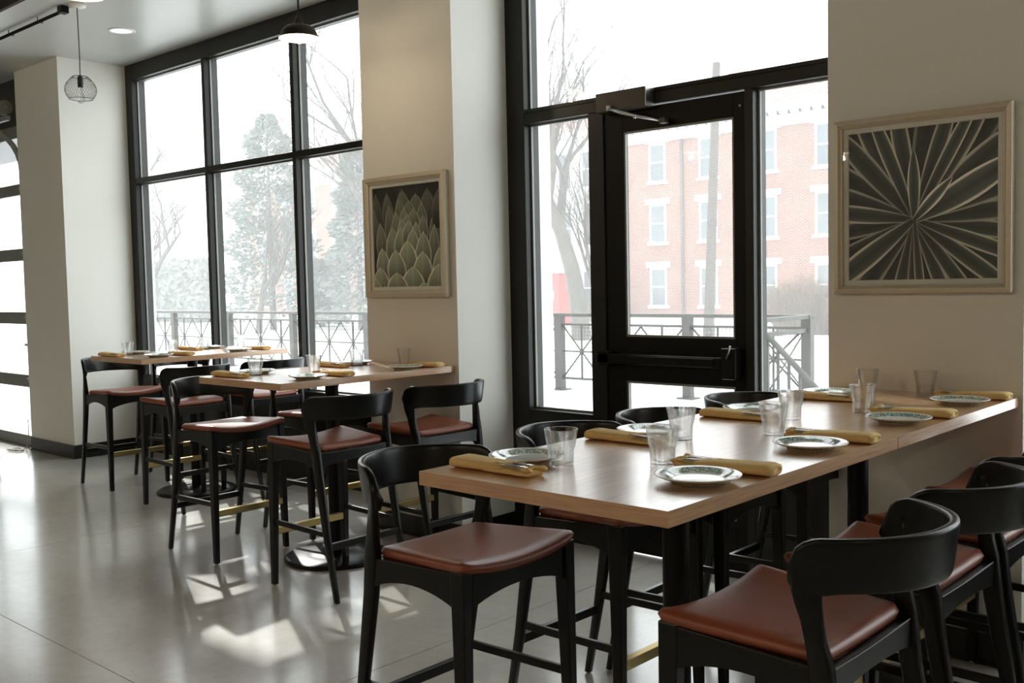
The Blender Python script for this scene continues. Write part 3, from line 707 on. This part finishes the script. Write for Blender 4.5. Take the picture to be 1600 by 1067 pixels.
# ------------------------------------------------------------------ lamps and ceiling fittings
LAMP_W = 16
def dome_lamp(loc_, zc, lab, lamp=LAMP_W):
    x, y, z = loc_          # z = rim height
    r = empty('pendant_lamp', (x, y, z)); tag(r, lab, 'pendant lamp', 'dark dome pendant lamps')
    obj('rod', MB().tube([(0, 0, .125), (0, 0, zc-z-.02)], .006, 8), 'lamp_black', r)
    obj('canopy', MB().lathe([(0, zc-z), (.055, zc-z), (.055, zc-z-.012), (.02, zc-z-.03), (0, zc-z-.03)], 24), 'lamp_black', r)
    sh = obj('shade', MB().lathe([(.113, 0), (.106, .006), (.100, .030), (.088, .052), (.066, .068), (.030, .074), (.026, .095), (.018, .105), (.012, .128), (0, .128)], 40), 'lamp_black', r)
    obj('shade_lining', MB().lathe([(.1125, -.0005), (.1045, .005), (.0985, .029), (.0865, .0505), (.065, .066), (.03, .072), (0, .072)], 40), 'lamp_white', sh)
    obj('socket', MB().lathe([(.0, .07), (.02, .07), (.02, .035), (.0, .035)], 16), 'lamp_white', r)
    if lamp:
        ld = bpy.data.lights.new('lamp_light', 'POINT'); ld.energy = lamp; ld.color = (1, .80, .57); ld.shadow_soft_size = .03
        lo = bpy.data.objects.new('lamp_light', ld); COL.objects.link(lo); lo.parent = r; lo.location = (0, 0, -.065)
    obj('bulb', MB().lathe([(0, -.028)]+[(.032*math.sin(a), .004-.032*math.cos(a)) for a in [k*math.pi/10 for k in range(1, 9)]]+[(.014, .040), (0, .040)], 24), 'lit_bulb', r)
dome_lamp((-4.752, 3.5, 2.945), ZC, 'lit dark dome pendant lamp hanging before the big window', 3)
dome_lamp((-5.35, 2.55, 3.118), 4.5, 'lit dark dome pendant lamp cut off at the upper left picture edge', 1.5)
for x, y, lab in ((-3.8, -1.2, 'added lit dark dome pendant lamp over the open floor left behind the camera'), (-6.8, -1.5, 'added lit dark dome pendant lamp over the open floor before the garage door'),
                  (-9.8, -1.5, 'added lit dark dome pendant lamp at the far left of the room'), (-.8, -1.6, 'added lit dark dome pendant lamp behind the camera'), (2.4, -.6, 'added lit dark dome pendant lamp at the right end of the room'),
                  (-2.4, -4.0, 'added lit dark dome pendant lamp near the block wall behind the camera'), (-5.6, -4.2, 'added lit dark dome pendant lamp near the block wall at the far left')):
    dome_lamp((x, y, 3.1), 4.5, lab, 22)  # pendants out of view, added to brighten the room and pillar fronts
cg = empty('cage_pendant', (-7.53, 3.54, 0)); tag(cg, 'unlit pendant with open wire cage and clear bulb, upper left', 'pendant lamp')
zc0 = 3.055
obj('canopy', MB().lathe([(0, ZC), (.062, ZC), (.062, ZC-.018), (.02, ZC-.026), (0, ZC-.026)], 28), 'lamp_white', cg)
obj('cord', MB().tube([(0, 0, ZC-.02), (.004, 0, 3.5), (0, .003, 3.3), (.0, 0, zc0+.10)], .004, 6), 'lamp_black', cg)
obj('socket', MB().lathe([(0, zc0+.105), (.014, zc0+.105), (.02, zc0+.09), (.02, zc0+.02), (0, zc0+.02)], 18), 'lamp_black', cg)
obj('bulb', MB().lathe([(0, zc0-.10)]+[(.030*math.sin(a), zc0-.07-.030*math.cos(a)) for a in [k*math.pi/10 for k in range(1, 8)]]+[(.013, zc0), (.013, zc0+.02), (0, zc0+.02)], 20), 'clear_glass', cg)
wc = MB()
def cage_r(t): return .113*math.sin(math.pi*(.13+.63*t))**.8     # t from top to rim
def cage_z(t): return zc0+.098-.165*t
for k in range(36):
    for sg in (1, -1):
        a0 = 2*math.pi*k/36; wc.tube([(cage_r(t)*math.cos(a0+sg*t*.9), cage_r(t)*math.sin(a0+sg*t*.9), cage_z(t)) for t in [i/10 for i in range(11)]], .0007, 3, cap=False)
tag(obj('wire_cage', wc, 'lamp_black', cg), kind='stuff')
for t in (0, 1): obj('cage_ring', MB().tube([(cage_r(t)*math.cos(a), cage_r(t)*math.sin(a), cage_z(t)) for a in [k*math.pi/20 for k in range(40)]], .0022, 6, closed=True), 'lamp_black', cg)
dl = empty('downlight', (-8.04, 4.147, ZC)); tag(dl, 'round white recessed downlight in the soffit', 'downlight')
obj('trim_ring', MB().lathe([(.108, 0), (.106, -.005), (.088, -.007), (.086, 0)], 36), 'white_plastic', dl)
obj('lens', MB().lathe([(0, -.003), (.087, -.003)], 36), 'downlight_lens', dl)
cd_ = empty('conduit', (0, 3.487, ZC-.035)); tag(cd_, 'dark electrical conduit clipped along the soffit at upper left', 'conduit')
obj('pipe', MB().tube([(-15, 0, 0), (-7.63, 0, 0)], .013, 10), 'black_metal', cd_)
for x in (-9.6, -8.6, -8.05):
    obj('clip', MB().tube([(x, -.02, .030), (x, -.017, -.014), (x, .017, -.014), (x, .03, .030)], .004, 6), 'black_metal', cd_)
box('junction_box', (-7.68, -.03, -.02), (-7.61, .03, .034), 'black_metal', cd_, .004)
# ------------------------------------------------------------------ outside
RY = 11.3
struct(box('ground_patio', (-60, 5.03, -.3), (10, 12.2, -.02), 'snow'))
struct(box('ground_yard', (-140, 12.2, -1.4), (60, 140, -.9), 'snow'))
struct(box('ground_threshold', (-15.9, 4.9, -.12), (6.4, 5.3, -.015), 'white_stone'))
def railing():
    r = empty('patio_railing', (0, RY, 0)); tag(r, 'grey steel patio railing with crossed braces outside the windows', 'railing')
    S = 'rail_steel'; x1 = -5.51; pitch_ = 2.16; posts = [-9.34-pitch_*k for k in range(8)] + [-7.18, x1]; posts.sort()
    for x in posts:
        p = obj('post', MB().box((x-.06, -.05, -.02), (x+.06, .05, 1.05)), S, r); obj('base_plate', MB().box((x-.12, -.10, -.02), (x+.12, .10, .0)), S, p)
    box('top_rail', (posts[0], -.06, 1.045), (x1+.06, .06, 1.09), S, r)
    for i in range(len(posts)-1):
        a, b = posts[i]+.06, posts[i+1]-.06; n = 3 if b-a > 1.8 else 2; st = (b-a)/n
        box('upper_bar', (a, -.02, .915), (b, .02, .945), S, r); box('lower_bar', (a, -.02, .14), (b, .02, .17), S, r); box('centre_bar', (a, -.008, .535), (b, .008, .553), S, r)
        for k in range(n):
            c0, c1 = a+st*k, a+st*(k+1); cm = (c0+c1)/2
            obj('upright', MB().box((cm-.011, -.011, .17), (cm+.011, .011, .915)), S, r)
            for z0, z1 in ((.17, .915), (.915, .17)):
                obj('brace', MB().tube([(c0, .0, z0), (c1, .0, z1)], .013, 4), S, r)
            obj('boss', MB().lathe([(0, -.02), (.03, -.02), (.03, .02), (0, .02)], 10), S, r).matrix_local = Matrix.Translation((cm, 0, .544)) @ Matrix.Rotation(PI/2, 4, 'X')
        wm = MB(); m_ = .0022
        x = a
        while x < b: wm.box((x-m_, .018, .17), (x+m_, .018+2*m_, .915)); x += .055
        z = .17
        while z < .915: wm.box((a, .018, z-m_), (b, .018+2*m_, z+m_)); z += .055
        tag(obj('wire_mesh', wm, S, r), kind='stuff')
railing()
def stair_rail():
    r = empty('stair_railing', (0, 0, 0)); tag(r, 'grey steel stair railing sloping down outside the right sidelite', 'railing')
    S = 'rail_steel'; x0 = -5.51
    # short return of the guard rail towards the steps
    box('return_rail', (x0-.05, 10.15, 1.045), (x0+.05, RY-.062, 1.09), S, r)
    box('return_bar', (x0-.02, 10.2, .88), (x0+.02, RY-.06, .93), S, r); box('return_bar', (x0-.02, 10.2, .14), (x0+.02, RY-.06, .17), S, r)
    obj('post', MB().box((x0-.05, 10.12, -.02), (x0+.05, 10.22, 1.05)), S, r)
    for a, b in (((x0, 10.2, .17), (x0, RY-.07, .9)), ((x0, 10.2, .9), (x0, RY-.07, .17))): obj('brace', MB().tube([a, b], .013, 4), S, r)
    p0, p1 = Vector((-5.45, 10.2, .90)), Vector((-4.55, 10.2, .03))
    obj('handrail', MB().tube([p0+Vector((-.12, 0, 0)), p0, p1], .035, 8), S, r)
    for k in range(8):
        t = k/7; p = p0.lerp(p1, t); obj('baluster', MB().box((p.x-.014, p.y-.014, p.z-.9), (p.x+.014, p.y+.014, p.z)), S, r)
    obj('post', MB().box((-4.6, 10.15, -.9), (-4.5, 10.25, .1)), S, r)
    q0, q1 = p0+Vector((0, 0, -.75)), p1+Vector((0, 0, -.75)); obj('stringer', MB().tube([q0, q1], .03, 6), S, r)
stair_rail()
hr = empty('yard_handrail', (0, 0, 0)); tag(hr, 'thin distant handrail in the snow by the right pillar', 'railing')
obj('rail', MB().tube([(-5.6, 14.2, .10), (-4.6, 14.2, .10)], .03, 6), 'rail_steel', hr)
for x in (-5.55, -5.2, -4.85): obj('post', MB().box((x-.02, 14.18, -.9), (x+.02, 14.22, .1)), 'rail_steel', hr)
# long brick building
BY = 48.0
def building():
    r = empty('brick_building', (-45, BY, -.9)); tag(r, 'long three-storey red brick building with white window trim across the street', 'building')
    def b(name, x0, x1, z0, z1, y0, y1, m, par=r):
        return obj(name, MB().box((x0+45, y0, z0+.9), (x1+45, y1, z1+.9)), m, par)
    b('wall', -72.9, -41.6, -.9, 9.2, 0, 14, 'red_brick'); b('wall', -35.2, 2, -.9, 9.2, 0, 14, 'red_brick')
    b('portico_wall', -41.6, -35.2, -.9, 9.9, -.8, 13, 'white_stone')
    for x in (-41.2, -39.3, -37.5, -35.6): b('pilaster', x-.25, x+.25, -.9, 9.6, -1.0, -.8, 'white_stone')
    for z in (2.9, 6.3): b('string_course', -41.6, -35.2, z, z+.25, -.95, -.8, 'white_stone')
    b('frieze', -73.1, 2.2, 9.2, 9.75, -.25, 14.2, 'white_stone'); b('cornice', -73.6, 2.7, 9.95, 10.3, -.8, 14.8, 'white_stone')
    x = -73.2
    dm = MB()
    while x < 2.2:
        dm.box((x+45, -.6, 10.65), (x+45.3, -.25, 10.85)); x += .6
    tag(obj('dentils', dm, 'white_stone', r), kind='stuff')
    rf = obj('roof', MB().add([(-73.6+45, -.8, 11.2), (2.7+45, -.8, 11.2), (2.7+45, 14.8, 11.2), (-73.6+45, 14.8, 11.2), (-69+45, 7, 13.6), (-2+45, 7, 13.6)], [(0,1,5,4), (1,2,5), (2,3,4,5), (3,0,4)]), 'roof_metal', r)
    sm = MB(); x = -70
    while x < 0:
        sm.tube([(x+45, -.75, 11.24), (x+45, 6.9, 13.62)], .06, 4); x += .9
    tag(obj('roof_seams', sm, 'roof_metal', rf), kind='stuff')
    for x in (-62.9, -59.2, -33.0+4, -12): b('chimney', x-.55, x+.55, 9.9, 13.0, 3, 4.1, 'red_brick')
    wf = None
    cols = [-71.0, -67.6, -64.3, -61.1, -57.8, -54.5, -51.2, -47.9, -44.6, -40.2, -38.4, -36.6, -32.35, -29.1, -25.6, -22.4, -19.2, -15.9, -12.6, -9.3, -6.0, -2.7]
    def one(x, zb, yo):
        nonlocal wf
        if wf is None:
            wf = obj('window', MB().box((-.62, -.10, -.05), (.62, .05, 0.0)).box((-.56, -.06, 0), (-.44, .05, 2.1)).box((.44, -.06, 0), (.56, .05, 2.1)).box((-.44, -.06, 1.98), (.44, .05, 2.1)).box((-.44, -.05, .98), (.44, .05, 1.06)).box((-.80, -.12, 2.1), (.80, .05, 2.42)).box((-.70, -.12, -.2), (.70, .05, -.05)), 'white_stone', r)
            g = obj('pane', MB().box((-.44, -.03, 0), (.44, .04, 1.98)), 'sash_glass', wf); o = wf
        else: o = copy_tree(wf, r)
        o.location = (x+45, yo, zb+.9)
    for x in cols:
        for zb in (7.05, 3.65, .1): one(x, zb, -.8 if -41.6 < x < -35.2 else 0)
    for x in (-30.7, -46.2, -17.5): obj('downspout', MB().tube([(x+45, -.12, .2), (x+45, -.12, 10.3)], .08, 8), 'rail_steel', r)
    b('plinth', -72.9, 2, -.9, -.5, -.1, 0, 'white_stone')
building()
pl = empty('utility_pole', (-18.25, 30, -.9)); tag(pl, 'tall wooden utility pole standing before the brick building', 'utility pole')
obj('shaft', MB().tube([(0, 0, 0), (.2, 0, 4.5), (.42, 0, 9.6)], [.19, .16, .13], 12), 'pole_wood', pl)
obj('pole_band', MB().tube([(.19, 0, 4.2), (.20, 0, 4.4)], .175, 12), 'rail_steel', pl)
sh = empty('shed', (-37.1, 44, -.9)); tag(sh, 'small red shed with white panel left of the glass door view', 'shed')
obj('wall', MB().box((-.75, 0, 0), (.75, 1.6, 2.9)), 'red_paint', sh)
obj('roof', MB().add([(-.95, -.2, 2.9), (.95, -.2, 2.9), (.95, 1.8, 2.9), (-.95, 1.8, 2.9), (0, -.2, 3.35), (0, 1.8, 3.35)], [(0,1,4), (1,2,5,4), (2,3,5), (3,0,4,5), (0,3,2,1)]), 'roof_metal', sh)
obj('panel', MB().box((-.25, -.05, 1.4), (.35, 0, 1.9)), 'white_stone', sh)
def bare_tree(name, lab, base, h, seed, r0=.22, lean=(0, 0), depth=5, spread=.55, first=.28):
    rnd = random.Random(seed); r = empty(name, base); tag(r, lab, 'tree', 'bare winter trees')
    tk = MB(); br = MB()
    def grow(p, d, L, rad, lv, mb):
        pts = [p]; n = 4; dd = d.copy()
        for i in range(n):
            dd = (dd+Vector((rnd.uniform(-1, 1), rnd.uniform(-1, 1), rnd.uniform(-.4, .9)))*.14).normalized(); pts.append(pts[-1]+dd*L/n)
        rs = [rad*(1-.45*i/n) for i in range(n+1)]
        mb.tube(pts, rs, 6 if lv > 2 else 4 if lv > 0 else 3, cap=False)
        if lv <= 0: return
        k = rnd.choice((2, 3, 3)) if lv > 1 else 3
        for j in range(k+1):
            t = 1 if j == 0 else rnd.uniform(.35, .98)
            q = pts[min(n, int(t*n))]; a = rnd.uniform(0, 2*PI); side = Vector((math.cos(a), math.sin(a), 0))
            nd = (dd*(1-spread*.6)+side*spread*rnd.uniform(.6, 1.2)+Vector((0, 0, .18))).normalized()
            grow(q, nd, L*rnd.uniform(.58, .82), rad*.55*rnd.uniform(.7, 1), lv-1, br)
    d0 = Vector((lean[0], lean[1], 1)).normalized()
    grow(Vector((0, 0, 0)), d0, h*first, r0, depth, tk)
    obj('trunk', tk, 'bark', r); tag(obj('branches', br, 'bark', r), kind='stuff')
bare_tree('bare_tree', 'bare tree with forked trunk left of the glass door', (-26.1, 33, -.9), 20, 7, .42, (.02, 0), 6, .5, .30)
bare_tree('bare_tree', 'bare tree leaning right in the leftmost window pane', (-57.5, 30, -.9), 20, 3, .36, (.10, 0), 6, .6, .30)
bare_tree('bare_tree', 'bare tree whose branches reach in beside the middle pillar', (-38.5, 34, -.9), 22, 11, .36, (-.05, 0), 6, .6, .32)
bare_tree('bare_tree', 'pale bare tree before the tall evergreen in the middle pane', (-46.5, 31, -.9), 12, 5, .20, (0, 0), 6, .45, .25)
bare_tree('bare_tree', 'slender bare tree before the brick wall in the door glass', (-21.9, 28.5, -.9), 10, 21, .14, (.05, 0), 5, .5, .28)
def evergreen(lab, base, h, rad, seed, shape=.8):
    rnd = random.Random(seed); r = empty('evergreen_tree', base); tag(r, lab, 'tree', 'evergreen trees')
    obj('trunk', MB().tube([(0, 0, 0), (0, 0, h*.97)], [.2, .03], 8), 'bark', r)
    mb = MB(); nn = 5200
    for i in range(nn):
        t = rnd.random()**.8; z = h*(.04+.96*t); R = rad*(1-t)**shape*(.9+.25*math.sin(t*37+rnd.random()))+.12
        a = rnd.uniform(0, 2*PI); q = R*(.45+.6*rnd.random()**.5)
        p = Vector((q*math.cos(a), q*math.sin(a), z)); d = Vector((math.cos(a)+rnd.uniform(-.6, .6), math.sin(a)+rnd.uniform(-.6, .6), rnd.uniform(-.3, .8))).normalized()
        s_ = rnd.uniform(.18, .42); o = d.orthogonal().normalized()*s_*.35
        mb.add([p-o, p+o, p+d*s_+o*.2, p+d*s_*.6+d.cross(o).normalized()*s_*.25], [(0,1,2), (0,2,3)])
    tag(obj('foliage', mb, 'conifer_hazed', r), kind='stuff')
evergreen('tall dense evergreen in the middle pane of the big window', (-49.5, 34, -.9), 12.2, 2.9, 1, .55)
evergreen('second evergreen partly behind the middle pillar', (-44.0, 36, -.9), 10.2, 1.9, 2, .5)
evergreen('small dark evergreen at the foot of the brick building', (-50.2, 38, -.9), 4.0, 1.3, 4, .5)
def shrub(lab, base, rx, ry, h, n, seed, m='dry_shrub', group='winter shrubs'):
    rnd = random.Random(seed); r = empty('shrub', base); tag(r, lab, 'shrub', group); mb = MB()
    for i in range(n):
        a = rnd.uniform(0, 2*PI); q = rnd.random()**.5
        p0 = Vector((rx*q*.6*math.cos(a), ry*q*.6*math.sin(a), 0)); p1 = Vector((rx*q*math.cos(a)+rnd.uniform(-.2, .2), ry*q*math.sin(a), h*rnd.uniform(.5, 1)*(1-.3*q)))
        pm = p0.lerp(p1, .6)+Vector((rnd.uniform(-.15, .15), rnd.uniform(-.15, .15), 0))
        mb.tube([p0, pm, p1], [.02, .012, .005], 3, cap=False)
        for j in range(3):
            e = p0.lerp(p1, rnd.uniform(.4, 1)); mb.tube([e, e+Vector((rnd.uniform(-.3, .3), rnd.uniform(-.3, .3), rnd.uniform(.05, .4)))], [.008, .003], 3, cap=False)
    tag(obj('twigs', mb, m, r), kind='stuff')
shrub('wide brown leafless shrub before the brick wall in the right sidelite', (-19.6, 40, -.9), 2.1, 1.0, 3.0, 900, 1)
shrub('smaller brown leafless shrub hidden partly by the right pillar', (-16.9, 39, -.9), 1.4, 1.0, 2.4, 400, 2)
shrub('low brown shrub below the white portico', (-34.6, 46, -.9), 1.6, .8, 1.9, 400, 3)
hg = empty('hedge', (-70.5, 40, -.9)); tag(hg, 'dark clipped hedge in the leftmost window pane', 'hedge')
rnd = random.Random(9); hm = MB()
for i in range(9000):
    p = Vector((rnd.uniform(-4.4, 4.4), rnd.uniform(-1, 1), rnd.uniform(0, 4.4+.3*math.sin(i)))); d = Vector((rnd.uniform(-1, 1), rnd.uniform(-1, 1), rnd.uniform(-.4, 1))).normalized(); s_ = rnd.uniform(.2, .45); o = d.orthogonal()*s_*.5
    hm.add([p-o, p+o, p+d*s_], [(0,1,2)])
tag(obj('foliage', hm, 'conifer_hazed', hg), kind='stuff'); obj('stem', MB().box((-4.0, -.5, 0), (4.0, .5, 3.6)), 'conifer_hazed', hg)
# snowy haze hanging over the yard
hz = MB().box((-120, 12.6, -1.2), (15, 62, 16)).mesh('snow_haze')
hm_ = bpy.data.materials.new('snow_haze'); hm_.use_nodes = True; nt = hm_.node_tree; nt.nodes.remove(nt.nodes['Principled BSDF'])
vs_ = N(nt, 'ShaderNodeVolumeScatter'); vs_.inputs['Color'].default_value = (1, 1, 1, 1); vs_.inputs['Density'].default_value = .0042; nt.links.new(vs_.outputs[0], nt.nodes['Material Output'].inputs['Volume'])
hz.materials.append(hm_); ho = link('snow_haze', hz); tag(ho, 'pale snowy haze hanging over the yard outside', 'haze', kind='stuff')
